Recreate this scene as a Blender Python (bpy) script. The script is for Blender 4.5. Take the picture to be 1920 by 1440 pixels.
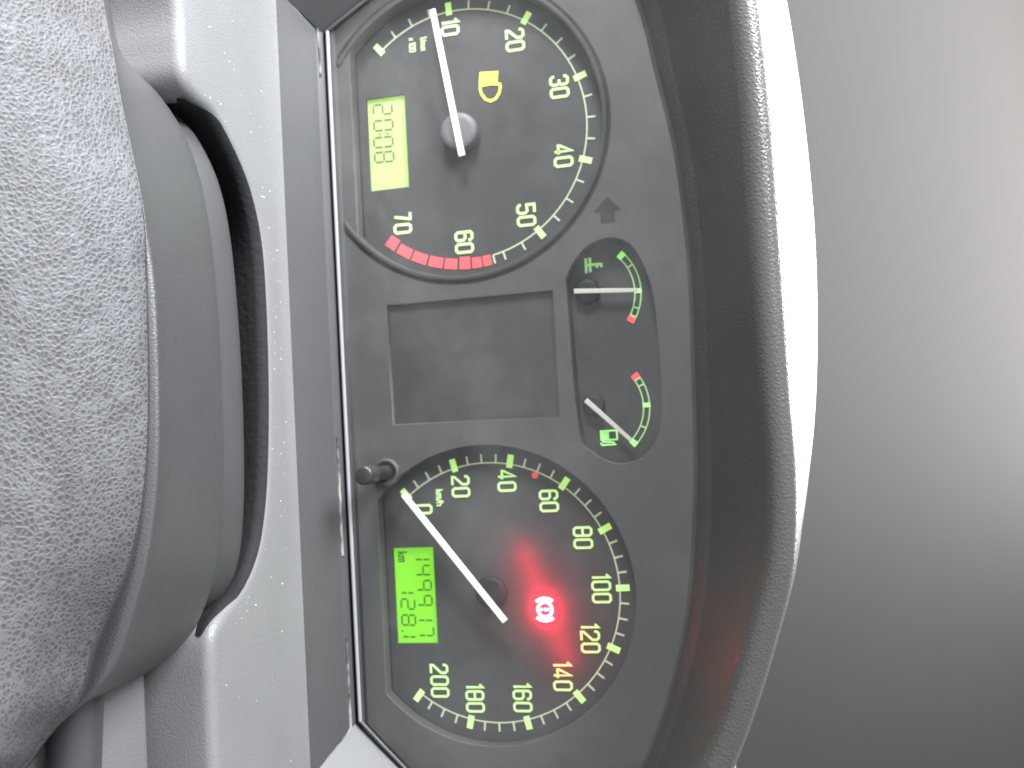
import bpy, bmesh, math, random
import numpy as np
from mathutils import Vector, Matrix
random.seed(4); R = math.radians
for o in list(bpy.data.objects): bpy.data.objects.remove(o)
scn = bpy.context.scene; COL = scn.collection

# ------------------------------------------------------------------ camera
# frame: X = car right, Y = into the dashboard, Z = up along the instrument face, metres; dial faces at Y = 0
CAM_R = np.array([[0.0543, 0.2537, 0.9658], [0.9975, 0.0308, -0.0642], [-0.0461, 0.9668, -0.2514]])  # right, down, forward
CAM_C = np.array([0.02386, -0.3288, 0.09752]); FPX = 2000.0
cam = bpy.data.cameras.new('camera'); cam.sensor_width = 36; cam.lens = FPX / 1920 * 36
cam.clip_start = 0.01; cam.clip_end = 20
co = bpy.data.objects.new('camera', cam); COL.objects.link(co)
fw = Vector(CAM_R[2]).normalized(); rt = Vector(CAM_R[0]); rt = (rt - rt.dot(fw) * fw).normalized(); up = rt.cross(fw)
co.matrix_world = Matrix(((rt.x, up.x, -fw.x, CAM_C[0]), (rt.y, up.y, -fw.y, CAM_C[1]), (rt.z, up.z, -fw.z, CAM_C[2]), (0, 0, 0, 1)))
cam.dof.use_dof = True; cam.dof.focus_distance = 0.262; cam.dof.aperture_fstop = 21
scn.camera = co

# ------------------------------------------------------------------ light
w = bpy.data.worlds.new('World'); scn.world = w; w.use_nodes = True
bg = w.node_tree.nodes['Background']; bg.inputs[0].default_value = (0.95, 0.97, 1.0, 1); bg.inputs[1].default_value = 0.85
def area(name, loc, tgt, sx, sy, power, col):
    l = bpy.data.lights.new(name, 'AREA'); l.shape = 'RECTANGLE'; l.size = sx; l.size_y = sy; l.energy = power; l.color = col
    o = bpy.data.objects.new(name, l); COL.objects.link(o); o.location = loc
    o.rotation_euler = (Vector(tgt) - Vector(loc)).to_track_quat('-Z', 'Y').to_euler(); return o
area('windscreen_light', (-0.32, 0.58, 0.60), (-0.24, 0.28, 0.24), 1.0, 0.46, 34, (1.0, 0.975, 0.96))
area('side_window_light', (-0.40, -0.23, 0.05), (-0.08, -0.01, -0.02), 0.11, 0.11, 3.6, (0.97, 0.98, 1.0))
area('door_window_light', (-0.42, -0.25, 0.44), (-0.05, -0.06, -0.05), 0.26, 0.26, 16.5, (0.93, 0.96, 1.0))
vs = scn.view_settings; vs.view_transform = 'Standard'; vs.look = 'None'; vs.exposure = 0.0; vs.gamma = 1.0; vs.use_curve_mapping = False
scn.render.engine = 'CYCLES'

# ------------------------------------------------------------------ helpers
def AT(px, py, Y):                       # point seen at (px, py) of the 1920x1440 photograph, at depth Y (mm)
    d = CAM_R.T @ np.array([(px - 960) / FPX, (py - 720) / FPX, 1.0]); t = (Y / 1000 - CAM_C[1]) / d[1]
    return (CAM_C + t * d) * 1000
def ATZ(px, py, Z):
    d = CAM_R.T @ np.array([(px - 960) / FPX, (py - 720) / FPX, 1.0]); t = (Z / 1000 - CAM_C[2]) / d[2]
    return (CAM_C + t * d) * 1000
def curve_fit(pts, n):                   # Catmull-Rom through pts, n samples by arc length
    P = np.array(pts, float); Q = np.vstack([2 * P[0] - P[1], P, 2 * P[-1] - P[-2]]); out = []
    for i in range(1, len(Q) - 2):
        a, b, c, d = Q[i - 1], Q[i], Q[i + 1], Q[i + 2]
        for t in np.linspace(0, 1, 24, endpoint=False):
            out.append(0.5 * (2 * b + (c - a) * t + (2 * a - 5 * b + 4 * c - d) * t * t + (3 * b - a - 3 * c + d) * t ** 3))
    out.append(P[-1]); out = np.array(out); s = np.r_[0, np.cumsum(np.linalg.norm(np.diff(out, axis=0), axis=1))]
    u = np.linspace(0, s[-1], n); return np.stack([np.interp(u, s, out[:, k]) for k in range(out.shape[1])], 1)
def by_row(pts, ys):                     # px(y) through (px, py) knots, smooth
    P = sorted(pts, key=lambda q: q[1]); C = curve_fit(P, 400); return np.interp(ys, C[:, 1], C[:, 0])
def thing(name, label, cat, loc=(0, 0, 0), group=None):
    o = bpy.data.objects.new(name, None); COL.objects.link(o); o.empty_display_size = 0.01; o.location = Vector(loc) / 1000
    o['label'] = label; o['category'] = cat
    if group: o['group'] = group
    return o
def link(name, me, mat, parent=None, smooth=False, label=None):
    o = bpy.data.objects.new(name, me); COL.objects.link(o)
    if mat: me.materials.clear(); me.materials.append(mat)
    if smooth: me.polygons.foreach_set('use_smooth', [True] * len(me.polygons))
    if parent:
        o.parent = parent
        q = parent; off = Vector((0, 0, 0))
        while q: off += q.location; q = q.parent
        o.location = -off                # meshes are written in scene coordinates
    if label: o['label'] = label
    return o
def mesh(name, V, F):
    me = bpy.data.meshes.new(name); me.from_pydata([tuple(np.array(v, float) / 1000) for v in V], [], F); me.update(); return me
def loft(name, rows, mat, parent=None, smooth=True, close=False, flip=False, label=None):
    n = len(rows[0]); V = [p for r in rows for p in r]; F = []
    for i in range(len(rows) - 1):
        for j in range(n if close else n - 1):
            k = (j + 1) % n; f = (i * n + j, i * n + k, (i + 1) * n + k, (i + 1) * n + j); F.append(f[::-1] if flip else f)
    return link(name, mesh(name, V, F), mat, parent, smooth, label)
def plate(name, loops, y_front, thick, mat, parent=None, bevel=0.0, label=None, smooth=False):
    """flat plate in the XZ plane from closed outlines (first is outer, others are holes); front at y_front, real thickness"""
    cu = bpy.data.curves.new(name, 'CURVE'); cu.dimensions = '2D'; cu.fill_mode = 'BOTH'; cu.extrude = (thick / 2 - bevel) / 1000
    cu.bevel_depth = bevel / 1000; cu.bevel_resolution = 2; cu.offset = -bevel / 1000
    for L in loops:
        s = cu.splines.new('POLY'); s.points.add(len(L) - 1); s.use_cyclic_u = True
        for p, q in zip(s.points, L): p.co = (q[0] / 1000, q[1] / 1000, 0, 1)
    t = bpy.data.objects.new('t', cu); COL.objects.link(t); bpy.context.view_layer.update()
    me = bpy.data.meshes.new_from_object(t.evaluated_get(bpy.context.evaluated_depsgraph_get())); bpy.data.objects.remove(t)
    me.transform(Matrix.Translation((0, (y_front + thick / 2) / 1000, 0)) @ Matrix.Rotation(R(90), 4, 'X')); me.update()
    return link(name, me, mat, parent, smooth, label)
def circ(cx, cz, r, a0=0, a1=360, n=96):  # angles clockwise from up
    return [(cx + r * math.sin(R(a)), cz + r * math.cos(R(a))) for a in np.linspace(a0, a1, n, endpoint=(a1 - a0) % 360 != 0)]
def rect(x0, z0, x1, z1): return [(x0, z0), (x1, z0), (x1, z1), (x0, z1)]
def rrect(x0, z0, x1, z1, r, n=6):
    out = []
    for cx, cz, a in ((x1 - r, z1 - r, 0), (x1 - r, z0 + r, 90), (x0 + r, z0 + r, 180), (x0 + r, z1 - r, 270)):
        out += [(cx + r * math.sin(R(a + 90 * k / n)), cz + r * math.cos(R(a + 90 * k / n))) for k in range(n + 1)]
    return out
def ribbon(path, wd, closed=False):      # stroked flat polyline -> (verts2d, faces)
    P = [np.array(p, float) for p in path]; n = len(P); V = []; F = []
    for i in range(n):
        a = P[i - 1] if (i or closed) else None; b = P[(i + 1) % n] if (i < n - 1 or closed) else None
        d1 = (P[i] - a) / np.linalg.norm(P[i] - a) if a is not None else None; d2 = (b - P[i]) / np.linalg.norm(b - P[i]) if b is not None else None
        if d1 is None: d1 = d2
        if d2 is None: d2 = d1
        n1 = np.array([-d1[1], d1[0]]); n2 = np.array([-d2[1], d2[0]]); m = n1 + n2; L = np.linalg.norm(m); m = m / (L if L > .2 else 1)
        k = wd / 2 / max(0.45, float(m @ n1)); V += [P[i] + m * k, P[i] - m * k]
    for i in range(n if closed else n - 1):
        j = (i + 1) % n; F.append((2 * i, 2 * j, 2 * j + 1, 2 * i + 1))
    return V, F
def strokes(name, paths, wd, y, mat, parent=None, label=None, polys=()):
    V = []; F = []; lay = 0
    for p in paths:
        cl = isinstance(p, tuple); v, f = ribbon(p[0] if cl else p, wd, cl); b = len(V)
        V += [(q[0], y - 0.004 * lay, q[1]) for q in v]; F += [tuple(b + i for i in g) for g in f]; lay += 1
    for p in polys:
        b = len(V); V += [(q[0], y - 0.004 * lay, q[1]) for q in p]; F.append(tuple(range(b, b + len(p)))); lay += 1
    return link(name, mesh(name, V, F), mat, parent, False, label)
def box_bar(name, p0, p1, w0, w1, y0, y1, mat, parent, tip=0.0, label=None):   # bevelled bar in the XZ plane between depths y0 (front) and y1
    a, b = np.array(p0, float), np.array(p1, float); d = (b - a) / np.linalg.norm(b - a); n = np.array([-d[1], d[0]])
    out = [a + n * w0 / 2, a - n * w0 / 2, b - n * w1 / 2 - d * tip, b, b + n * w1 / 2 - d * tip] if tip else [a + n * w0 / 2, a - n * w0 / 2, b - n * w1 / 2, b + n * w1 / 2]
    return plate(name, [[tuple(q) for q in out]], y0, y1 - y0, mat, parent, bevel=min(.25, (y1 - y0) * .3), label=label)

# ------------------------------------------------------------------ materials
def mat(name, base, rough=0.5, spec=0.5, emit=None, estr=1.0, bump=None, vary=0.0, vscale=60, coat=0.0):
    m = bpy.data.materials.new(name); m.use_nodes = True; nt = m.node_tree; b = nt.nodes['Principled BSDF']
    b.inputs['Base Color'].default_value = (*base, 1); b.inputs['Roughness'].default_value = rough; b.inputs['Specular IOR Level'].default_value = spec
    if coat: b.inputs['Coat Weight'].default_value = coat; b.inputs['Coat Roughness'].default_value = 0.25
    if emit: b.inputs['Emission Color'].default_value = (*emit, 1); b.inputs['Emission Strength'].default_value = estr
    N = nt.nodes.new; L = nt.links.new; tc = N('ShaderNodeTexCoord')
    if vary:
        nz = N('ShaderNodeTexNoise'); nz.inputs['Scale'].default_value = vscale; nz.inputs['Detail'].default_value = 6; L(tc.outputs['Object'], nz.inputs['Vector'])
        mx = N('ShaderNodeMix'); mx.data_type = 'RGBA'; mx.inputs['A'].default_value = (*[c * (1 - vary) for c in base], 1); mx.inputs['B'].default_value = (*[min(1, c * (1 + vary)) for c in base], 1)
        L(nz.outputs['Fac'], mx.inputs['Factor']); L(mx.outputs['Result'], b.inputs['Base Color'])
    if bump:
        last = None
        for kind, scale, strength, dist in bump:
            if kind == 'noise': t = N('ShaderNodeTexNoise'); t.inputs['Detail'].default_value = 3; out = t.outputs['Fac']
            elif kind == 'cell': t = N('ShaderNodeTexVoronoi'); t.feature = 'DISTANCE_TO_EDGE'; out = t.outputs['Distance']
            else: t = N('ShaderNodeTexVoronoi'); t.feature = 'SMOOTH_F1'; out = t.outputs['Distance']
            t.inputs['Scale'].default_value = scale; L(tc.outputs['Object'], t.inputs['Vector'])
            bp = N('ShaderNodeBump'); bp.inputs['Strength'].default_value = strength; bp.inputs['Distance'].default_value = dist; L(out, bp.inputs['Height'])
            if last: L(last.outputs['Normal'], bp.inputs['Normal'])
            last = bp
        L(last.outputs['Normal'], b.inputs['Normal'])
    return m
GRAIN = [('noise', 2600, 0.35, 0.0002)]
M = {}
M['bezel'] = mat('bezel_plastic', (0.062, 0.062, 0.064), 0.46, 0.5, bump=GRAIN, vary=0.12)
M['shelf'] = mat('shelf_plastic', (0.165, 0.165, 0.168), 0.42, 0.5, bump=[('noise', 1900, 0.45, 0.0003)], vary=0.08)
M['hood'] = mat('hood_vinyl', (0.05, 0.048, 0.0465), 0.36, 0.6, bump=[('cell', 850, 0.28, 0.0007), ('noise', 1500, 0.1, 0.0003)], vary=0.1)
M['dash'] = mat('dash_top_vinyl', (0.0165, 0.0158, 0.0153), 0.75, 0.08, vary=0.1, vscale=12)
M['mask'] = mat('mask_plastic', (0.058, 0.057, 0.057), 0.5, 0.5, bump=[('noise', 3000, 0.2, 0.0001)], vary=0.08)
M['ringm'] = mat('ring_plastic', (0.04, 0.04, 0.04), 0.6, 0.3)
M['dial'] = mat('dial_print', (0.044, 0.045, 0.044), 0.6, 0.35, vary=0.06)
M['wall'] = mat('dial_well', (0.012, 0.012, 0.0125), 0.6, 0.3)
M['screen'] = mat('dark_screen', (0.036, 0.036, 0.036), 0.45, 0.5)
M['liner'] = mat('column_liner', (0.014, 0.014, 0.015), 0.75, 0.2, bump=[('noise', 500, 0.5, 0.0006)])
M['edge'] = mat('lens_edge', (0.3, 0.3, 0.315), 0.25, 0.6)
M['knob'] = mat('knob_plastic', (0.03, 0.03, 0.03), 0.35, 0.5)
M['cap'] = mat('needle_cap', (0.12, 0.12, 0.124), 0.5, 0.4)
M['needle'] = mat('needle_white', (0.7, 0.7, 0.67), 0.4, 0.4, emit=(0.75, 0.78, 0.68), estr=0.6)  # emission paints in the daylight brightness; the needles are not illuminated
M['needle_dim'] = mat('small_needle_white', (0.4, 0.4, 0.37), 0.4, 0.4, emit=(0.7, 0.7, 0.55), estr=0.25)  # weaker painted-in glow for the small needles
M['num'] = mat('numeral_green', (0.42, 0.5, 0.34), 0.6, 0.3, emit=(0.23, 0.52, 0.03), estr=1.15)
M['line'] = mat('scale_line', (0.42, 0.46, 0.36), 0.6, 0.3, emit=(0.20, 0.27, 0.10), estr=0.75)
M['green'] = mat('gauge_green', (0.4, 0.6, 0.35), 0.6, 0.3, emit=(0.14, 0.58, 0.02), estr=1.0)
M['gline'] = mat('gauge_line', (0.3, 0.45, 0.25), 0.6, 0.3, emit=(0.14, 0.38, 0.06), estr=0.9)
M['red'] = mat('scale_red', (0.75, 0.09, 0.10), 0.6, 0.3, emit=(0.62, 0.05, 0.06), estr=0.75)
M['yellow'] = mat('telltale_yellow', (0.6, 0.55, 0.1), 0.6, 0.3, emit=(0.66, 0.57, 0.03), estr=0.9)
M['brake'] = mat('telltale_red', (0.6, 0.1, 0.1), 0.6, 0.3, emit=(1.0, 0.50, 0.42), estr=5.0)
M['arrow'] = mat('unlit_arrow', (0.022, 0.022, 0.022), 0.6, 0.3)
M['ghost'] = mat('unlit_telltale', (0.055, 0.055, 0.056), 0.6, 0.3)
M['lcd_pale'] = mat('lcd_pale_green', (0.24, 0.31, 0.15), 0.4, 0.5, emit=(0.42, 0.68, 0.10), estr=0.8)
M['lcd_green'] = mat('lcd_green', (0.10, 0.25, 0.02), 0.5, 0.4, emit=(0.17, 0.66, 0.0), estr=0.95)
M['seg_grey'] = mat('segment_grey', (0.08, 0.1, 0.06), 0.5, 0.3, emit=(0.09, 0.12, 0.04), estr=0.6)
M['seg_dark'] = mat('segment_dark', (0.03, 0.05, 0.02), 0.5, 0.3, emit=(0.02, 0.10, 0.0), estr=0.8)
M['cowl'] = mat('cowl_plastic', (0.05, 0.05, 0.052), 0.5, 0.5, bump=GRAIN, vary=0.1)
M['shell'] = mat('hub_shell', (0.05, 0.0505, 0.053), 0.42, 1.0, bump=[('noise', 2200, 0.6, 0.00025)], vary=0.12)
M['panel'] = mat('lower_panel', (0.13, 0.13, 0.133), 0.45, 0.5, bump=[('noise', 1700, 0.5, 0.0003)], vary=0.1)
M['stalk'] = mat('stalk_plastic', (0.05, 0.05, 0.055), 0.32, 0.5, bump=GRAIN)
M['dust'] = mat('dust', (0.8, 0.8, 0.78), 0.8, 0.2)

def pad_mat():
    m = mat('hub_pad', (0.15, 0.15, 0.155), 0.56, 0.45); nt = m.node_tree; N = nt.nodes.new; L = nt.links.new; b = nt.nodes['Principled BSDF']
    tc = N('ShaderNodeTexCoord')
    wn = N('ShaderNodeTexNoise'); wn.inputs['Scale'].default_value = 260; wn.inputs['Detail'].default_value = 3; L(tc.outputs['Object'], wn.inputs['Vector'])
    va = N('ShaderNodeVectorMath'); va.operation = 'MULTIPLY_ADD'; va.inputs[1].default_value = (0.0013, 0.0013, 0.0013); L(wn.outputs['Color'], va.inputs[0]); L(tc.outputs['Object'], va.inputs[2])
    v = N('ShaderNodeTexVoronoi'); v.feature = 'DISTANCE_TO_EDGE'; v.inputs['Scale'].default_value = 860; L(va.outputs[0], v.inputs['Vector'])
    n2 = N('ShaderNodeTexNoise'); n2.inputs['Scale'].default_value = 120; n2.inputs['Detail'].default_value = 8; n2.inputs['Roughness'].default_value = 0.65; L(tc.outputs['Object'], n2.inputs['Vector'])
    n3 = N('ShaderNodeTexNoise'); n3.inputs['Scale'].default_value = 1700; n3.inputs['Detail'].default_value = 4; L(tc.outputs['Object'], n3.inputs['Vector'])
    # worn, scuffed patches: paler where the grain is rubbed
    cr = N('ShaderNodeValToRGB'); cr.color_ramp.elements[0].position = 0.30; cr.color_ramp.elements[0].color = (0.034, 0.0342, 0.0362, 1); cr.color_ramp.elements[1].position = 0.75; cr.color_ramp.elements[1].color = (0.069, 0.0695, 0.0735, 1)
    ad = N('ShaderNodeMath'); ad.operation = 'MULTIPLY_ADD'; ad.inputs[1].default_value = 0.5; L(n3.outputs['Fac'], ad.inputs[0])
    hf = N('ShaderNodeMath'); hf.operation = 'MULTIPLY'; hf.inputs[1].default_value = 0.5; L(n2.outputs['Fac'], hf.inputs[0]); L(hf.outputs[0], ad.inputs[2])
    L(ad.outputs[0], cr.inputs['Fac']); L(cr.outputs['Color'], b.inputs['Base Color'])
    # fine straight scratches
    mp = N('ShaderNodeMapping'); mp.inputs['Rotation'].default_value = (0.2, 0.5, 0.35); mp.inputs['Scale'].default_value = (25, 900, 900); L(tc.outputs['Object'], mp.inputs['Vector'])
    sc = N('ShaderNodeTexNoise'); sc.inputs['Scale'].default_value = 1.0; sc.inputs['Detail'].default_value = 2; L(mp.outputs[0], sc.inputs['Vector'])
    mr = N('ShaderNodeMapRange'); mr.inputs['From Min'].default_value = 0.0; mr.inputs['From Max'].default_value = 0.30; mr.inputs['To Min'].default_value = 1.0; mr.inputs['To Max'].default_value = 0.0; L(v.outputs['Distance'], mr.inputs['Value'])
    mk = N('ShaderNodeMath'); mk.operation = 'MULTIPLY'; L(mr.outputs[0], mk.inputs[0]); L(n2.outputs['Fac'], mk.inputs[1])
    wr = N('ShaderNodeMix'); wr.data_type = 'RGBA'; L(mk.outputs[0], wr.inputs['Factor']); L(cr.outputs['Color'], wr.inputs['A']); wr.inputs['B'].default_value = (0.16, 0.161, 0.168, 1); L(wr.outputs['Result'], b.inputs['Base Color'])  # ridges coloured paler: worn tops and their specular glints together
    b1 = N('ShaderNodeBump'); b1.inputs['Strength'].default_value = 0.3; b1.inputs['Distance'].default_value = 0.0006; L(mr.outputs[0], b1.inputs['Height'])
    b2 = N('ShaderNodeBump'); b2.inputs['Strength'].default_value = 0.22; b2.inputs['Distance'].default_value = 0.0006; L(n3.outputs['Fac'], b2.inputs['Height']); L(b1.outputs[0], b2.inputs['Normal'])
    b3 = N('ShaderNodeBump'); b3.inputs['Strength'].default_value = 0.25; b3.inputs['Distance'].default_value = 0.0004; L(sc.outputs['Fac'], b3.inputs['Height']); L(b2.outputs[0], b3.inputs['Normal'])
    L(b3.outputs[0], b.inputs['Normal']); return m
M['pad'] = pad_mat()
def lens_mat():
    m = bpy.data.materials.new('clear_lens'); m.use_nodes = True; nt = m.node_tree; nt.nodes.clear(); N = nt.nodes.new; L = nt.links.new
    out = N('ShaderNodeOutputMaterial'); tr = N('ShaderNodeBsdfTransparent'); gl = N('ShaderNodeBsdfGlossy'); gl.inputs['Roughness'].default_value = 0.12
    df = N('ShaderNodeBsdfDiffuse'); df.inputs['Color'].default_value = (0.8, 0.8, 0.8, 1)
    lw = N('ShaderNodeLayerWeight'); lw.inputs['Blend'].default_value = 0.5; pw = N('ShaderNodeMath'); pw.operation = 'POWER'; pw.inputs[1].default_value = 5.0; L(lw.outputs['Facing'], pw.inputs[0])
    fr = N('ShaderNodeMath'); fr.operation = 'MULTIPLY_ADD'; fr.inputs[1].default_value = 0.6; fr.inputs[2].default_value = 0.022; L(pw.outputs[0], fr.inputs[0]); m1 = N('ShaderNodeMixShader'); m2 = N('ShaderNodeMixShader')
    L(fr.outputs[0], m1.inputs[0]); L(tr.outputs[0], m1.inputs[1]); L(gl.outputs[0], m1.inputs[2])
    tc = N('ShaderNodeTexCoord'); nz = N('ShaderNodeTexNoise'); nz.inputs['Scale'].default_value = 28; nz.inputs['Detail'].default_value = 9; nz.inputs['Roughness'].default_value = 0.7; L(tc.outputs['Object'], nz.inputs['Vector'])
    ng = N('ShaderNodeMapRange'); ng.inputs['From Min'].default_value = 0.45; ng.inputs['From Max'].default_value = 0.8; ng.inputs['To Min'].default_value = 0.006; ng.inputs['To Max'].default_value = 0.035; L(nz.outputs['Fac'], ng.inputs['Value']); L(ng.outputs[0], m2.inputs[0]); L(m1.outputs[0], m2.inputs[1]); L(df.outputs[0], m2.inputs[2]); L(m2.outputs[0], out.inputs[0]); return m
M['lens'] = lens_mat()

# ------------------------------------------------------------------ dashboard: hood, bezel, shelf, top
dash = thing('dashboard', 'grained grey plastic dashboard with a hooded bezel around the instruments', 'dashboard', (0, 0, -130))
ts = np.linspace(-420, 1860, 120)
arch_px = [(1000, -420), (1100, -200), (1190, 0), (1230, 150), (1265, 300), (1288, 500), (1296, 700), (1300, 900), (1290, 1100), (1265, 1250), (1200, 1440), (1080, 1640), (900, 1860)]
lip_px = [(1370, -420), (1432, -200), (1475, 0), (1510, 240), (1530, 480), (1531, 720), (1515, 900), (1482, 1060), (1450, 1180), (1410, 1310), (1360, 1440), (1260, 1640), (1120, 1860)]
frt_px = [(1330, -420), (1378, -200), (1415, 0), (1440, 240), (1457, 480), (1474, 720), (1488, 900), (1483, 1060), (1455, 1180), (1417, 1310), (1368, 1440), (1268, 1640), (1128, 1860)]
A = np.array([AT(x, t, -6) for x, t in zip(by_row(arch_px, ts), ts)]); S = np.array([AT(x, t, -32) for x, t in zip(by_row(lip_px, ts), ts)])
Fp = np.array([AT(x, t, -58) for x, t in zip(by_row(frt_px, ts), ts)])
T = np.gradient(S[:, [0, 2]], axis=0); T /= np.linalg.norm(T, axis=1)[:, None]; Nn = np.stack([-T[:, 1], np.zeros(len(T)), T[:, 0]], 1)
Nn *= np.sign(Nn[:, 2])[:, None]; RL = 4.2; Cc = Fp - Nn * RL * 0.72 + [0, RL * 0.55, 0]; Yh = np.array([0, 1.0, 0])
def arc(phi): return Cc + RL * (math.cos(R(phi)) * Nn - math.sin(R(phi)) * Yh)
E0 = arc(165); rows = [A + [0, 14, 0]]
for f, st in ((0.0, 0), (0.04, 0), (0.17, 0), (0.20, 1.3), (0.23, 1.6), (0.45, 1.5), (0.7, 0.8), (0.88, 0.2)):
    rows.append(A * (1 - f) + E0 * f + Nn * st)
for ph in range(165, 24, -10): rows.append(arc(ph))
E1 = arc(25)
for f in (0.2, 0.45, 0.7, 0.88): rows.append(E1 * (1 - f) + S * f + Nn * 1.3 * math.sin(f * math.pi) * 0.8)
rows += [S, S + [0, 4, 0] - Nn * 0.35, S + [0, 9, 0] - Nn * 1.8, S + [0, 20, 0] - Nn * 8, S + [0, 45, 0] - Nn * 26, S + [0, 80, 0] - Nn * 60]
loft('hood', rows, M['hood'], dash, label='grained hood edge curving over the instruments, lit white on top')
nx, ny = 40, 40; rows = []
for j in range(ny):
    v = j / (ny - 1); Y = 62 + 1500 * v ** 1.6
    rows.append([(x, Y, 40 + 0.33 * (Y + 30) + 0.00016 * (Y + 30) ** 2 - 0.00012 * (x - 40) ** 2) for x in np.linspace(-900, 900, nx)])
loft('dash_top', rows, M['dash'], dash, label='smooth grey dashboard top running up towards the windscreen')

# bezel ring below and beside the instruments: inner edge at the lens, outer edge at the shelf
inn = [(-150, -9, 25), (-122.5, -9, -24.5), (-110.5, -9, -43.2), (113.7, -9, -43.2), (129.5, -9, -26), (165, -9, 18)]
out = [(-175, -32, 12), (-140, -31, -30), (-121, -30, -51.5), (126, -30, -51.0), (147, -31, -34), (185, -32, 5)]
mid0 = [(-113.9, -13, -46.0), (116.6, -13, -46.0)]
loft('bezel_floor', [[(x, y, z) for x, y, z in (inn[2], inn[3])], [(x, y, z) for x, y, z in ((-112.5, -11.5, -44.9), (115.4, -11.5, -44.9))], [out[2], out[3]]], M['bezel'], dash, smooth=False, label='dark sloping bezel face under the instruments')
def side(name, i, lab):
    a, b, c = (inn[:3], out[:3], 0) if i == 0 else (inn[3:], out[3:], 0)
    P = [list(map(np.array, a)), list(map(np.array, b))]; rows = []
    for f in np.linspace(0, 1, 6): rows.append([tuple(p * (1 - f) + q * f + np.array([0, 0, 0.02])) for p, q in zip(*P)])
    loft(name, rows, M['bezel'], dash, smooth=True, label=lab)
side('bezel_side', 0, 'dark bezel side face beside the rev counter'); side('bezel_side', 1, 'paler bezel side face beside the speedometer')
def tube(name, pts, r, m, parent, n=8, label=None):
    P = np.array(pts, float); rows = []
    for i in range(len(P)):
        t = P[min(i + 1, len(P) - 1)] - P[max(i - 1, 0)]; t /= np.linalg.norm(t); a = np.cross(t, [0, 1, 0.01]); a /= np.linalg.norm(a); b = np.cross(t, a)
        rows.append([P[i] + r * (math.cos(k * 2 * math.pi / n) * a + math.sin(k * 2 * math.pi / n) * b) for k in range(n)])
    return loft(name, rows, m, parent, close=True, label=label)
M['scuff'] = mat('scuffed_edge', (0.05, 0.05, 0.052), 0.7, 0.3, vary=0.6, vscale=140)
_n = M['scuff'].node_tree.nodes; _m = [q for q in _n if q.type == 'MIX'][0]; _z = [q for q in _n if q.type == 'TEX_NOISE'][0]; _m.inputs['B'].default_value = (0.34, 0.31, 0.285, 1); _m.inputs['A'].default_value = (0.05, 0.05, 0.052, 1)
_r = _n.new('ShaderNodeMapRange'); _r.inputs['From Min'].default_value = 0.42; _r.inputs['From Max'].default_value = 0.62; M['scuff'].node_tree.links.new(_z.outputs['Fac'], _r.inputs['Value']); M['scuff'].node_tree.links.new(_r.outputs[0], _m.inputs['Factor'])
tube('worn_edge', [(x, -10.6, -44.25 - 0.1 * math.sin(x)) for x in np.linspace(22, 60, 30)], 0.45, M['scuff'], dash, 8)
tube('worn_edge', [(x, -10.6, -44.25) for x in np.linspace(86, 114.6, 24)] + [(117.5, -12, -46), (121, -19, -48.6), (125.5, -28.5, -51)], 0.45, M['scuff'], dash, 8)
tube('worn_edge', [(-120.5, -29, -51), (-116, -18.5, -47.6), (-112, -11.2, -44.4), (-104, -10.6, -44.25), (-96, -10.6, -44.2)], 0.4, M['scuff'], dash, 8)
# dark recess behind the gap, so nothing shows through
loft('gap_wall', [[(p[0], -9, p[2]) for p in inn], [(p[0] * .99, 4, p[2]) for p in inn], [(p[0] * .9, 4, p[2] + 16) for p in inn]], M['wall'], dash, smooth=False)

# shelf in front of the bezel, with the scooped arch for the steering column
SZ = -51.0
edge_px = [(270, -420), (310, -200), (346, 0), (352, 90), (356, 140), (372, 168), (408, 205), (450, 285), (478, 360), (497, 450), (506, 560), (511, 720), (510, 860), (504, 960), (491, 1040), (466, 1105), (432, 1155), (412, 1190), (408, 1225), (410, 1290), (416, 1440), (428, 1640), (440, 1860)]
e3 = curve_fit([ATZ(x, y, SZ) for x, y in edge_px], 220); e2 = e3[:, :2]
tg = np.gradient(e2, axis=0); tg /= np.linalg.norm(tg, axis=1)[:, None]; nrm = np.stack([tg[:, 1], -tg[:, 0]], 1)      # points to the driver
nrm *= np.where((nrm[:, 1] > 0)[:, None], -1, 1)
FR = 3.2; rows = []
bk = np.stack([np.linspace(-175, 185, 220), np.full(220, -30.0), np.full(220, SZ)], 1)
bk[:, 0] = e3[:, 0]
rows.append(bk + [0, 1.0, 1.2]); rows.append(bk + [0, -1.5, 0.4])
for f in (0.2, 0.4, 0.6, 0.8, 1.0):
    tgt = np.c_[e2 - nrm * 0, np.full(220, SZ)]; rows.append((bk + [0, -1.5, 0]) * (1 - f) + tgt * f + [0, 0, 0.2 * (1 - f)])
hw = np.clip((e2[:, 1] + 76) / 8, 0, 1)[:, None]
def fil(a): return np.c_[e2 + nrm * FR * math.sin(R(a)), np.full(220, SZ - FR * (1 - math.cos(R(a))))]
for a in (15, 30, 45, 60): rows.append(fil(a))
rows += [fil(a) for a in (75, 90)]
for dz in (3, 8, 16, 26, 40, 75): rows.append(np.c_[e2 + nrm * (FR + dz * 0.05 * (1 - hw) - min(dz, 26) * 0.75 * hw), np.full(220, SZ - FR - dz)])
loft('shelf', rows, M['shelf'], dash, label='pale lit shelf below the bezel, scooped out round the steering column')
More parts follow.
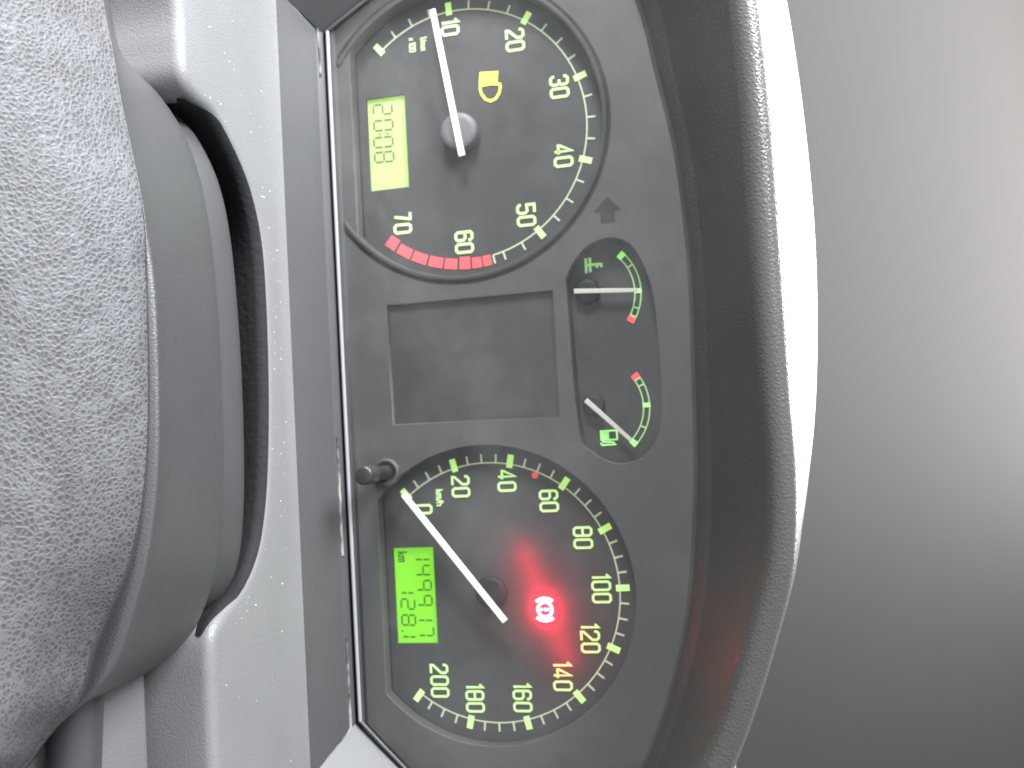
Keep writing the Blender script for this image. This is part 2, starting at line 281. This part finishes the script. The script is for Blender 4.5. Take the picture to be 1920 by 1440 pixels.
# near-black liner round the scoop, a lip of its own standing 0.6 mm proud of the shelf edge
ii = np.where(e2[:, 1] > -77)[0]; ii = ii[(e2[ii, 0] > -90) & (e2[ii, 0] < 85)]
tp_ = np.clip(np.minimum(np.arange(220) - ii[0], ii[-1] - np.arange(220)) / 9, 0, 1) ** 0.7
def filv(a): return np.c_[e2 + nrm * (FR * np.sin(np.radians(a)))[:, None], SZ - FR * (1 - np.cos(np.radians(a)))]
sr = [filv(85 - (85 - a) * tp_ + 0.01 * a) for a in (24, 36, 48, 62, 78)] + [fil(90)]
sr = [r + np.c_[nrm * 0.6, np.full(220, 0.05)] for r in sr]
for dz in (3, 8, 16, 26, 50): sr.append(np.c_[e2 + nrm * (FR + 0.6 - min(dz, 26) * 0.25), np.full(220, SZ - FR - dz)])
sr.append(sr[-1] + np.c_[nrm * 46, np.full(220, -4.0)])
loft('column_liner', [r[ii] for r in sr], M['liner'], dash, label='dark liner in the scoop round the steering column')

# lower trim panel at the right of the column, nearer the driver
pe = [ATZ(x, y, -66) for x, y in ((262, 1100), (268, 1200), (273, 1300), (279, 1440), (287, 1640))]
pe = curve_fit(pe, 30); rows = [pe + [0, 2.5, -14], pe + [0, 1.2, -2.0], pe + [0, 0.2, -0.4], pe + [0, -1.2, 0], pe + [0, -14, -5], pe + [0, -40, -26], pe + [0, -60, -60]]
loft('lower_panel', rows, M['panel'], dash, label='light grey trim panel beside the steering column')

# ------------------------------------------------------------------ steering column cowl, stalk, wheel
cowl = thing('steering_column_cowl', 'grey plastic steering column cowl just showing behind the wheel hub', 'cowl', (5, -90, -90))
cw = [(300, 190), (340, 225), (372, 272), (402, 340), (422, 430), (436, 560), (446, 720), (450, 880), (447, 990), (436, 1065), (412, 1120), (375, 1158), (330, 1185)]
c0 = curve_fit([AT(x, y, -70) for x, y in cw], 80); cen = np.array([5.0, -100, -75])
rows = []
for dy, dz, sh in ((9, -40, .93), (6.5, -9, .985), (4.5, -2.2, 1.0), (3, -0.4, 1.0), (0, 0, 1.0), (-4, -0.6, 1.0), (-14, -3, 1.0), (-30, -8, 1.0)):
    q = c0.copy(); q[:, 0] = cen[0] + (q[:, 0] - cen[0]) * sh; rows.append(q + [0, dy, dz])
loft('cowl_shell', rows, M['cowl'], cowl)

stalk = thing('control_stalk', 'dark round control stalk sticking out below the wheel hub', 'stalk', (80, -122, -75))
p0, p1 = AT(150, 1120, -104), AT(128, 1700, -112)
pp = [p0 + (p1 - p0) * f for f in np.linspace(0, 1, 14)]
tube('stalk_arm', pp, 6.3, M['stalk'], stalk, 28); tube('stalk_collar', [p0 + (p1 - p0) * f for f in (-0.05, 0.0, 0.09, 0.1)], 7.0, M['stalk'], stalk, 28)

wheel = thing('steering_wheel', 'worn grey steering wheel hub with leathery pad and smooth shell', 'steering wheel', (5, -140, -110))
sil = [(150, -420), (190, -200), (206, 0), (226, 95), (262, 140), (300, 180), (345, 250), (376, 340), (396, 450), (410, 600), (418, 780), (419, 920), (412, 1030), (396, 1100), (372, 1165), (340, 1210), (290, 1253), (230, 1290), (165, 1325), (112, 1370), (56, 1440), (-20, 1550), (-120, 1700), (-200, 1860)]
rid = [(140, -420), (180, -200), (196, 0), (214, 95), (228, 180), (245, 260), (266, 360), (284, 470), (294, 600), (298, 760), (296, 880), (287, 980), (272, 1070), (250, 1150), (224, 1230), (190, 1285), (147, 1325), (100, 1370), (50, 1440), (-30, 1550), (-130, 1700), (-210, 1860)]
pdk = [(135, -420), (174, -200), (190, 0), (206, 95), (218, 180), (234, 260), (254, 360), (272, 470), (282, 600), (284, 760), (279, 880), (266, 980), (242, 1070), (210, 1140), (186, 1200), (164, 1260), (138, 1318), (96, 1368), (46, 1440), (-34, 1550), (-134, 1700), (-214, 1860)]
ys = np.linspace(-300, 1720, 150); sx, rx, kx = by_row(sil, ys), by_row(rid, ys), by_row(pdk, ys)
wr_ = np.clip((ys - 400) / 200, 0, 1) * np.clip((1290 - ys) / 60, 0, 1); kx = rx - 4 + (np.minimum(kx, rx - 4) - 8 * wr_ - rx + 4) * np.clip((ys - 350) / 150, 0, 1)
og = np.minimum(3 + 20 * wr_, rx - kx)
def prow(px, Y): return np.array([AT(a, b, Y if np.isscalar(Y) else c) for a, b, c in zip(px, ys, (np.full(len(ys), Y) if np.isscalar(Y) else Y))])
s0 = prow(sx, -84); rows = [s0 + [0, 6, -26], s0 + [0, 5, -9], s0 + [0, 2.2, -1.8], s0]
for f, Y in ((0.12, -91), (0.3, -99), (0.5, -106.5), (0.7, -113), (0.84, -117.4), (0.93, -120.8), (0.975, -123.4)): rows.append(prow(sx * (1 - f) + rx * f, Y))
r0 = prow(rx, -126.0); rows += [r0, prow(rx - og * .33, -126.45), prow(rx - og * .66, -126.9), prow(rx - og, -127.2), prow((rx - og) * .6 + kx * .4 - 1, -127.0), prow(kx - 2, -126.9), prow(kx - 8, -126.5)]
loft('hub_shell', rows, M['shell'], wheel, label='smooth hub shell with a bright ridge along the pad')
k0 = prow(kx, -127.7); rows = [prow(kx + 1.2, -127.4), k0, prow(kx - 5, -128.5), prow(kx - 12, -129.6)]
for px_, Y in ((0.90, -131.6), (0.8, -134.6), (0.62, -140.3), (0.45, -144.9), (0.3, -148.4), (0.15, -151.5), (0.02, -154), (-0.15, -157.2), (-0.5, -163), (-1.0, -171)):
    base = np.maximum(kx, 60); rows.append(prow(np.where(px_ > 0, kx - (1 - px_) * base, kx - (1 - px_) * base), Y))
loft('hub_pad', rows, M['pad'], wheel, label='leathery scuffed hub pad with fine scratches')

# ------------------------------------------------------------------ instrument cluster
clu = thing('instrument_cluster', 'dark car instrument cluster with two green-lit dials, small gauges and displays', 'instrument cluster', (0, -6, -44))
TX, TZ, SX, SZc = -73.9, 0.0, 73.9, 1.78; YM = -6.0
# mask plate with openings
base_z = -42.4
topline = [(a[0], a[2] + 1.5) for a in A if -150 < a[0] < 160]
mo = [(-111.5, base_z), (112.5, base_z), (128.5, -26.5), (150, 0)] + topline[::-1] + [(-140, 5), (-121.0, -25.5)]
def well(cx, cz, r, chord): 
    a = math.degrees(math.acos(chord / r)); return circ(cx, cz, r, -a, a, 110)
TR = 46.8
tach_hole = well(TX, TZ, TR, -35.6); sp_hole = well(SX, SZc, TR, -35.2)
gz = [(-22.5, 32.6), (-26.9, 34.7), (-32.1, 39.4), (-34.4, 46.5), (-31.8, 53.0), (-24.5, 57.0), (-14.5, 59.3), (2, 59.9), (17.9, 59.7), (27.5, 57.8), (33.5, 52.4), (34.6, 44.5), (30.5, 37.7), (23.0, 34.0)]
gz = [tuple(p) for p in curve_fit(gz + [gz[0]], 90)[:-1]]
scr_hole = [(-19.65, -26.8), (19.0, -26.6), (19.4, 28.2), (-19.65, 28.1)]
plate('mask_plate', [mo, tach_hole, sp_hole, gz, scr_hole], YM, 5.0, M['mask'], clu, bevel=0.25, label='dark grey face plate with cut-outs for dials and gauges')
def wellwall(name, loop, y0, y1):
    loft(name, [[(x, y0, z) for x, z in loop], [(x, y1, z) for x, z in loop]], M['wall'], clu, close=True, smooth=False)
for L in (tach_hole, sp_hole): wellwall('dial_well', [(x, z) for x, z in L], YM + 0.6, 0.4)
wellwall('gauge_well', gz, YM + 0.6, 0.4)
# trim rings round the big dials
def ring(cx, cz, a0, a1, name):
    rows = []
    for r, y in ((TR + 0.05, YM + 0.3), (TR + 0.1, YM - 0.55), (TR + 0.5, YM - 0.8), (TR + 1.5, YM - 0.7), (TR + 2.0, YM - 0.3), (TR + 2.05, YM + 0.4)):
        rows.append([(cx + r * math.sin(R(a)), y, cz + r * math.cos(R(a))) for a in np.linspace(a0, a1, 120)])
    loft(name, rows, M['ringm'], clu)
    rows = [[(cx + r * math.sin(R(a)), YM - 0.06, cz + r * math.cos(R(a))) for a in np.linspace(a0, a1, 120)] for r in (TR + 2.0, TR + 2.9)]
    loft('ring_groove', rows, M['wall'], clu, smooth=False)
ring(TX, TZ, -146, 147, 'dial_ring')
# screen in the middle
plate('centre_screen', [rect(-21, -28, 21, 29.5)], YM + 1.6, 1.5, M['screen'], clu, label='blank dark rectangular screen between the dials')
# turn arrow, unlit
ax, az = -47.2, 46.9
strokes('turn_arrow', [], 1, YM - 0.08, M['arrow'], clu, 'unlit turn arrow on the face plate', polys=[[(ax, az), (ax + 4.6, az - 4.4), (ax + 4.6, az - 2.3), (ax + 8.2, az - 2.3), (ax + 8.2, az + 2.1), (ax + 4.6, az + 2.1), (ax + 4.6, az + 4.2)]])
# clear lens over the face, the highlight on its lower edge put in as a pale colour
lo = [(-111.3, -41.6), (112.9, -41.3), (128.4, -25.6), (150, 0)] + topline[::-1] + [(-140, 5), (-120.6, -24.9)]
plate('lens', [lo], -9.6, 0.6, M['lens'], clu, label='clear flat cover lens over the whole instrument face')
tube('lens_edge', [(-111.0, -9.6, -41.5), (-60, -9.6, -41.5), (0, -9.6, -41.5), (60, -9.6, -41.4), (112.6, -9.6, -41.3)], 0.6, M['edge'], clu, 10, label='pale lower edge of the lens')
tube('lens_edge', [(112.6, -9.6, -41.3), (120.6, -9.6, -33.5), (128.4, -9.6, -25.6), (150, -9.6, 0)], 0.6, M['bezel'], clu, 10)
tube('lens_edge', [(-111.0, -9.6, -41.5), (-115.8, -9.6, -33.2), (-120.6, -9.6, -24.9), (-140, -9.6, 5)], 0.6, M['bezel'], clu, 10)
plate('lens_step', [[(-110.6, -42.3), (112.3, -42.3), (113.6, -40.2), (-111.9, -40.2)]], -8.7, 2.6, M['mask'], clu)

# ---- glyphs
H = 2.15; c_ = 0.24
def G(ch):
    h = H; c = c_
    return {
     '0': [([(c, 0), (1 - c, 0), (1, c), (1, h - c), (1 - c, h), (c, h), (0, h - c), (0, c)],)],
     '1': [[(0.05, h - 0.42), (0.42, h), (0.42, 0)]],
     '2': [[(0, h - .55), (0, h - c), (c, h), (1 - c, h), (1, h - c), (1, h * .62), (0.03, 0.3), (0.03, 0), (1.05, 0)]],
     '3': [[(0, h - .5), (0, h - c), (c, h), (1 - c, h), (1, h - c), (1, h / 2 + c), (1 - c, h / 2), (.35, h / 2)], [(.8, h / 2), (1, h / 2 - c), (1, c), (1 - c, 0), (c, 0), (0, c), (0, .5)]],
     '4': [[(0.72, 0), (0.72, h), (0, 0.7), (0, .5), (1.05, .5)]],
     '5': [[(1, h), (0, h), (0, h * .55), (1 - c, h * .57), (1, h * .57 - c), (1, c), (1 - c, 0), (c, 0), (0, c), (0, .45)]],
     '6': [[(1, h - .5), (1, h - c), (1 - c, h), (c, h), (0, h - c), (0, c), (c, 0), (1 - c, 0), (1, c), (1, h * .57 - c), (1 - c, h * .57), (0, h * .57)]],
     '7': [[(0, h), (0.85, h), (0.45, 0)]],
     '8': [([(c, 0), (1 - c, 0), (1, c), (1, h - c), (1 - c, h), (c, h), (0, h - c), (0, c)],), [(0, h / 2), (1, h / 2)]],
     '9': [[(0, .5), (0, c), (c, 0), (1 - c, 0), (1, c), (1, h - c), (1 - c, h), (c, h), (0, h - c), (0, h * .43 + c), (c, h * .43), (1, h * .43)]],
     '/': [[(0, -0.1), (0.6, h)]], 'k': [[(0, 0), (0, h)], [(0.75, 1.3), (0, .6)], [(.3, .85), (.8, 0)]], 'h': [[(0, 0), (0, h)], [(0, 1.1), (.2, 1.3), (.75, 1.3), (.9, 1.1), (.9, 0)]],
     'm': [[(0, 0), (0, 1.35), (1.3, 1.35), (1.3, 0)], [(.65, 1.35), (.65, 0)]], 'n': [[(0, 0), (0, 1.35), (.75, 1.35), (.75, 0)]], 'i': [[(0.15, 0), (0.15, 1.4)]],
     'x': [[(0, 0), (.8, 1.3)], [(0, 1.3), (.8, 0)]], ' ': []}[ch]
ADV = {'1': 0.95, '/': 0.9, 'k': 1.15, 'm': 1.75, 'n': 1.2, 'i': 0.6, ' ': 0.5, 'x': 1.15, 'h': 1.25}
def word(name, txt, cx, cz, height, sx_, wd, m, parent, y=-0.25, label=None):
    s = height / H; adv = [ADV.get(t, 1.5) for t in txt]; tot = sum(adv) - (adv[-1] - {'1': .45, 'm': 1.3}.get(txt[-1], 1.0)); x = -tot / 2; paths = []
    for t, a in zip(txt, adv):
        for p in G(t):
            f = lambda q: (cx + (x + q[0]) * s * sx_, cz + (q[1] - H / 2) * s)
            paths.append(([f(q) for q in p[0]],) if isinstance(p, tuple) else [f(q) for q in p])
        x += a
    return strokes(name, paths, wd, y, m, parent, label)

# ---- big dials
def bar_mesh(nm, w_, r0, r1): return mesh(nm, [(-w_ / 2, 0, r0), (w_ / 2, 0, r0), (w_ / 2, 0, r1), (-w_ / 2, 0, r1)], [(0, 1, 2, 3)])
MAJ, MIN = bar_mesh('major_tick', 2.05, 39.9, 44.15), bar_mesh('minor_tick', 0.62, 41.1, 43.9)
MAJ.materials.append(M['num']); MIN.materials.append(M['line'])
def tick(name, me, cx, cz, ang, parent, y=-0.2):
    o = bpy.data.objects.new(name, me); COL.objects.link(o); o.parent = parent
    q = parent; off = Vector((0, 0, 0))
    while q: off += q.location; q = q.parent
    o.location = Vector((cx, y, cz)) / 1000 - off; o.rotation_euler = (0, R(ang), 0); return o
def arcstrip(name, cx, cz, r0, r1, a0, a1, m, parent, y=-0.2, n=None, label=None):
    n = n or max(3, int(abs(a1 - a0) / 1.5)); P = np.linspace(a0, a1, n)
    return loft(name, [[(cx + r * math.sin(R(a)), y, cz + r * math.cos(R(a))) for a in P] for r in (r0, r1)], m, parent, smooth=False, label=label)
def face(name, cx, cz, hole, label, loop):
    o = plate(name, [loop, hole], 0.0, 1.5, M['dial'], clu, label=label); return o
LC1 = [(-89.9, -32.9), (-58.9, -32.9), (-58.9, -19.3), (-89.9, -19.3)]; LC2 = [(59.2, -31.3), (90.1, -31.2), (90.1, -17.3), (59.2, -17.3)]
tach = face('tachometer', TX, TZ, LC1, 'rev counter dial with green numerals 10 to 70 and red band', well(TX, TZ, TR + .3, -36.2))
speed = face('speedometer', SX, SZc, LC2, 'speedometer dial with green numerals 0 to 200', well(SX, SZc, TR + .3, -35.8))
A0, ST = -130.5, 37.136
for i in range(6): tick('major_tick', MAJ, TX, TZ, A0 + ST * i, tach, -0.3)
for i in range(5):
    for k in (1, 2, 3): tick('minor_tick', MIN, TX, TZ, A0 + ST * (i + k / 4), tach)
for k in (1, 2): tick('minor_tick', MIN, TX, TZ, A0 + ST * (5 + k / 4), tach)
tick('minor_tick', MIN, TX, TZ, A0 + ST * 5.63, tach)
arcstrip('scale_line', TX, TZ, 40.85, 41.35, A0, A0 + ST * 5.63, M['line'], tach, -0.16)
for a, b, e in ((5.665, 5.765, 0), (5.785, 5.90, 0), (5.925, 6.055, 1), (6.085, 6.24, 0), (6.265, 6.44, 0), (6.47, 6.655, 0), (6.68, 6.86, 0), (6.895, 7.03, 1)):
    arcstrip('red_block', TX, TZ, 40.0 if e else 40.6, 44.0, A0 + ST * a, A0 + ST * b, M['red'], tach, -0.22)
for t, x, z in (('10', -109.9, -2.3), ('20', -102.3, 19.3), ('30', -85.2, 32.9), ('40', -63.0, 32.9), ('50', -45.4, 19.8), ('60', -38.7, -1.3), ('70', -47.2, -22.1)):
    word('numeral', t, x, z, 5.5, 1.02, 0.95, M['num'], tach)
word('unit_text', '1/min', -105.6, -11.7, 2.1, 0.92, 0.38, M['num'], tach); word('unit_text', 'x 100', -105.8, -15.6, 2.0, 0.95, 0.42, M['num'], tach)
A1, S1 = -130.5, 25.924
for i in range(11):
    tick('major_tick', MAJ, SX, SZc, A1 + S1 * i, speed, -0.3)
    if i < 10:
        for k in (1, 2, 3): tick('minor_tick', MIN, SX, SZc, A1 + S1 * (i + k / 4), speed)
arcstrip('scale_line', SX, SZc, 40.85, 41.3, A1, A1 + S1 * 10, M['line'], speed, -0.16)
for t, x, z in (('0', 46.9, -19.9), ('20', 40.0, -6.8), ('40', 38.8, 8.6), ('60', 45.7, 22.0), ('80', 57.5, 32.2), ('100', 73.2, 37.1), ('120', 88.5, 32.7), ('140', 100.2, 23.2), ('160', 106.9, 9.9), ('180', 107.2, -5.7), ('200', 101.9, -17.3)):
    word('numeral', t, x, z, 5.5, 0.98, 0.80, M['num'], speed)
word('unit_text', 'km/h', 43.4, -14.1, 2.4, 0.95, 0.42, M['num'], speed)
plate('speed_mark', [circ(37.5, 17.9, 1.0, n=20)], -0.3, 0.2, M['red'], speed, label='small red dot at fifty')
# needles with round caps
def cap(name, cx, cz, r, y0, y1, parent, m):
    rows = [[(cx + rr * math.sin(a), y, cz + rr * math.cos(a)) for a in np.linspace(0, 2 * math.pi, 40, endpoint=False)] for rr, y in ((r * .97, y0), (r, (y0 + y1) / 2), (r * .97, y1 + .7), (r * .9, y1 + .15), (r * .6, y1), (0.01, y1 - .05))]
    return loft(name, rows, m, parent, close=True)
cap('needle_cap', TX, TZ, 6.2, -0.05, -5.2, tach, M['cap'])
box_bar('needle', (-65.4, 1.2), (-114.1, -6.2), 2.2, 1.8, -6.4, -5.3, M['needle'], tach, label='white needle resting at low revs')
cap('needle_cap', SX, SZc, 5.2, -0.05, -2.2, speed, M['wall'])  # near-black colour stands in for the shade over this hub
box_bar('needle', (82.2, 7.2), (41.4, -24.5), 1.9, 1.8, -6.2, -5.0, M['needle'], speed, label='white needle resting at zero')

# ---- tell-tales
bars = []
for k in range(5):
    z0 = 6.9 + k * 1.28; bars.append([(-93.5 + .11 * k, z0), (-89.5 + .11 * k, z0 - .5), (-89.5 + .11 * k, z0 + .72), (-93.5 + .11 * k, z0 + 1.2)])
dd = [(-89.0, 6.9), (-88.2, 6.75), (-86.2, 7.2), (-84.3, 8.5), (-83.6, 10.1), (-84.1, 11.8), (-85.8, 13.1), (-87.8, 13.6), (-88.7, 13.4), (-89.2, 10.2)]
strokes('beam_telltale', [(dd,)], 0.95, -0.25, M['yellow'], tach, 'yellow lit headlamp symbol', polys=bars)
bx_, bz_ = 79.6, 18.8
brk = [([(bx_ + 2.3 * math.sin(R(a)), bz_ + 2.3 * math.cos(R(a))) for a in range(0, 360, 15)],)]
for s in (-1, 1): brk.append([(bx_ + s * 3.5 * math.cos(R(a)), bz_ + 3.9 * math.sin(R(a))) for a in range(-46, 47, 8)])
brk.append([(bx_, bz_ + 1.3), (bx_, bz_ - 0.3)]); brk.append([(bx_, bz_ - 0.8), (bx_, bz_ - 1.35)])
bt = strokes('brake_telltale', brk, 0.92, -0.3, M['brake'], speed, 'glowing red brake warning symbol with exclamation mark')
def lamp(name, loc, tgt, sx_, sy_, e, col, roll=0):
    o = area(name, np.array(loc) / 1000, np.array(tgt) / 1000, sx_ / 1000, sy_ / 1000, e, col)
    o.rotation_euler.rotate_axis('Z', R(roll)); return o
# the lit symbol's spill on the dial face
lamp('telltale_spill', (bx_, -3.2, bz_), (bx_, 0, bz_), 6, 4, 0.016, (1.0, 0.0, 0.03))
lamp('telltale_spill', (bx_ - 1, -5.5, bz_ - 0.5), (bx_ - 1, 0, bz_ - 0.5), 40, 2.5, 0.012, (1.0, 0.0, 0.04), 20)

# ---- clock and distance displays
def seven(txt, x0, z0, w_, h_, gap, wd, m, parent, y, slant=0.06):
    SEG = {'0': 'abcdef', '1': 'bc', '2': 'abged', '4': 'fgbc', '8': 'abcdefg', '9': 'abcfg', '7': 'abc'}; x = x0
    for t in txt:
        if t == ' ': x += gap * 0.5; continue
        if t in ':.':
            pts = [(x, z0 + h_ * .3), (x, z0 + h_ * .7)] if t == ':' else [(x, z0 + .2)]
            strokes('colon' if t == ':' else 'point', [], 1, y, m, parent, polys=[rect(a + slant * (b - z0) - wd * .55, b - wd * .55, a + slant * (b - z0) + wd * .55, b + wd * .55) for a, b in pts]); x += gap * (.38 if t == ':' else .3); continue
        e = wd * 0.65; k = wd * .5; hm = h_ / 2
        L = {'a': ((e, h_), (w_ - e, h_)), 'g': ((e, hm), (w_ - e, hm)), 'd': ((e, 0), (w_ - e, 0)), 'f': ((0, hm + k), (0, h_ - k)), 'e': ((0, k), (0, hm - k)), 'b': ((w_, hm + k), (w_, h_ - k)), 'c': ((w_, k), (w_, hm - k))}
        strokes('digit', [[(x + p[0] + slant * p[1], z0 + p[1]) for p in L[s]] for s in SEG[t]], wd, y, m, parent)
        x += gap
c1 = plate('clock_display', [rect(-90.6, -33.5, -58.2, -18.7)], 1.2, 1.2, M['lcd_pale'], clu, label='pale green clock display reading 20:08')
seven('20', -87.9, -30.9, 3.3, 6.6, 5.35, 0.62, M['seg_grey'], c1, 1.1, 0.03); seven(':', -78.0, -31.0, 3.3, 6.6, 5.35, 0.62, M['seg_grey'], c1, 1.1, 0.03); seven('08', -76.9, -31.2, 3.3, 6.6, 5.0, 0.62, M['seg_grey'], c1, 1.1, 0.03)
c2 = plate('distance_display', [rect(58.5, -31.9, 90.8, -16.7)], 1.2, 1.2, M['lcd_green'], clu, label='bright green distance display reading 149917 and 128.1')
seven('149917', 60.2, -24.0, 3.0, 5.0, 4.9, 0.5, M['seg_dark'], c2, 1.1, 0.02)
seven('128', 70.7, -29.6, 3.2, 4.6, 5.2, 0.5, M['seg_dark'], c2, 1.1, 0.02); seven('.', 86.2, -29.8, 3.2, 4.6, 5.2, 0.5, M['seg_dark'], c2, 1.1); seven('1', 84.9, -29.6, 3.2, 4.6, 5.2, 0.5, M['seg_dark'], c2, 1.1, 0.02)
word('unit_text', 'km', 62.2, -28.4, 3.2, 0.8, 0.45, M['seg_dark'], c2, y=1.1)

# ---- small gauges
gp = plate('gauge_panel', [[(x * 1.02, 46 + (z - 46) * 1.02) for x, z in gz]], 0.0, 1.2, M['dial'], clu, label='dark panel holding temperature and fuel gauges')
# temperature gauge
def gauge(cx, cz, rm, ang, big, red_end, other_end, name):
    r0, r1 = rm - 0.95, rm + 0.95; lo_, hi_ = ang[0], ang[-1]
    for r in (r0, r1): arcstrip('gauge_line', cx, cz, r - .2, r + .2, lo_, hi_, M['gline'], gp, -0.16)
    for a in ang: 
        if a != big: arcstrip('gauge_mark', cx, cz, r0 - .1, r1 + .1, a - .9, a + .9, M['gline'], gp, -0.2, 3)
    arcstrip('gauge_mark', cx, cz, r0 - .25, r1 + .25, big - 2.6, big + 2.6, M['green'], gp, -0.24, 4)
    d = 1 if red_end > other_end else -1
    arcstrip('red_mark', cx, cz, r0 - .3, r1 + .3, red_end + d * .8, red_end + d * 7.2, M['red'], gp, -0.24, 4)
    arcstrip('gauge_mark', cx, cz, r0 - .3, r1 + .3, other_end - 3.2, other_end + 3.2, M['green'], gp, -0.24, 4)
def circle3(p, q, r):
    (ax_, ay), (bx2, by), (cx2, cy) = p, q, r; d = 2 * (ax_ * (by - cy) + bx2 * (cy - ay) + cx2 * (ay - by))
    ux = ((ax_**2 + ay**2) * (by - cy) + (bx2**2 + by**2) * (cy - ay) + (cx2**2 + cy**2) * (ay - by)) / d
    uy = ((ax_**2 + ay**2) * (cx2 - bx2) + (bx2**2 + by**2) * (ax_ - cx2) + (cx2**2 + cy**2) * (bx2 - ax_)) / d
    return ux, uy, math.hypot(ax_ - ux, ay - uy)
def angs(cx, cz, P): return [math.degrees(math.atan2(x - cx, z - cz)) for x, z in P]
tp = [(-29.5, 49.4), (-26.1, 52.1), (-18.1, 53.95), (-12.9, 53.1), (-10.4, 52.0), (-8.4, 50.6)]
tcx, tcz, tr = circle3(tp[0], tp[2], tp[4]); ta = angs(tcx, tcz, tp)
gauge(tcx, tcz, tr, ta[:5], ta[2], ta[4], ta[0], 'temp')
fp = [(28.7, 49.8), (24.3, 53.6), (17.4, 54.5), (11.2, 53.2), (9.3, 52.2), (7.3, 51.1)]
fcx, fcz, fr_ = circle3(fp[0], fp[2], fp[4]); fa = angs(fcx, fcz, fp)
gauge(fcx, fcz, fr_, fa[:5], fa[2], fa[4], fa[0], 'fuel')
box_bar('gauge_needle', (-19.3, 34.4), (-17.95, 54.1), 1.55, 1.25, -3.4, -2.6, M['needle_dim'], gp); cap('needle_cap', -19.1, 38.3, 4.0, -0.05, -2.4, gp, M['wall'])
box_bar('gauge_needle', (14.8, 36.1), (28.0, 49.6), 1.55, 1.25, -3.4, -2.6, M['needle_dim'], gp); cap('needle_cap', 16.6, 38.2, 3.6, -0.05, -2.4, gp, M['wall'])
# thermometer and fuel-pump symbols
tx_, tz_ = -27.4, 40.4
strokes('temperature_symbol', [[(tx_ - 2.3, tz_ - 2.2), (tx_ + 2.4, tz_ - 2.3)], [(tx_ - 2.4, tz_ - 0.9), (tx_ + 2.2, tz_ - 1.0)], [(tx_ - .1, tz_ - 2.0), (tx_ - .1, tz_ + 2.9)], [(tx_ - .1, tz_ + 2.6), (tx_ + 1.0, tz_ + 2.6)], [(tx_ - .1, tz_ + 1.2), (tx_ + 1.0, tz_ + 1.2)]], 0.85, -0.25, M['gline'], gp)
fx_, fz_ = 26.6, 42.1
strokes('fuel_symbol', [([(fx_ - 1.9, fz_ - .2), (fx_ + .9, fz_ - .2), (fx_ + .9, fz_ + 2.7), (fx_ - 1.9, fz_ + 2.7)],), [(fx_ + .9, fz_ - 1.6), (fx_ + 1.5, fz_ - 1.8), (fx_ + 1.7, fz_ + 1.4), (fx_ + 2.4, fz_ + 2.0), (fx_ + 2.5, fz_ - 2.0), (fx_ + 1.8, fz_ - 2.6)]], 0.55, -0.25, M['green'], gp, polys=[rect(fx_ - 2.2, fz_ - 2.6, fx_ + 1.1, fz_ + .2)])
strokes('unlit_symbol', [([(1.0 * math.sin(R(a)) - .3, 36.6 + 1.7 * math.cos(R(a))) for a in range(0, 360, 20)],), [(-2.4, 35.2), (-2.4, 38.0)], [(1.8, 35.2), (1.8, 38.0)]], 0.5, -0.15, M['ghost'], gp)

# ---- trip reset knob
def revolve(name, cx, cz, prof, m, parent, n=32, label=None):
    rows = [[(cx + r * math.sin(a), y, cz + r * math.cos(a)) for a in np.linspace(0, 2 * math.pi, n, endpoint=False)] for r, y in prof]
    return loft(name, rows, m, parent, close=True, label=label)
kb = revolve('reset_knob', 34.2, -29.6, [(2.3, -5), (2.3, -10), (2.35, -18), (2.9, -18.4), (3.0, -19), (3.0, -25.2), (2.7, -25.8), (2.2, -26), (0.01, -26)], M['knob'], clu, label='small round black trip reset knob')
revolve('knob_collar', 34.2, -29.6, [(4.6, -5.9), (4.5, -6.9), (4.0, -7.4), (3.4, -7.3), (3.2, -6.2), (2.3, -6.0)], M['mask'], kb)

# ------------------------------------------------------------------ dust specks lying on shelf, bezel and hub
bm = bmesh.new()
def speck(p, s):
    v = bmesh.ops.create_icosphere(bm, subdivisions=1, radius=s / 1000)['verts']
    k = Vector([random.uniform(.6, 1.4) for _ in range(3)])
    for q in v: q.co = Vector((q.co.x * k.x, q.co.y * k.y, q.co.z * k.z)) + Vector(p) / 1000
for _ in range(90):
    i = random.randrange(30, 190); f = random.random(); b_ = np.array([e3[i, 0], -31.5, SZ + .2]); q = b_ * (1 - f) + e3[i] * f; speck(q, random.uniform(.08, .2))
for _ in range(40):
    x = random.uniform(-105, 110); f = random.random(); speck((x, -12.2 - 17 * f, -45.3 - 6.0 * f), random.uniform(.06, .16))
me = bpy.data.meshes.new('dust'); bm.to_mesh(me); bm.free()
du = link('dust', me, M['dust']); du['kind'] = 'stuff'; du['label'] = 'pale dust specks on the plastic shelf and bezel'; du['category'] = 'dust'
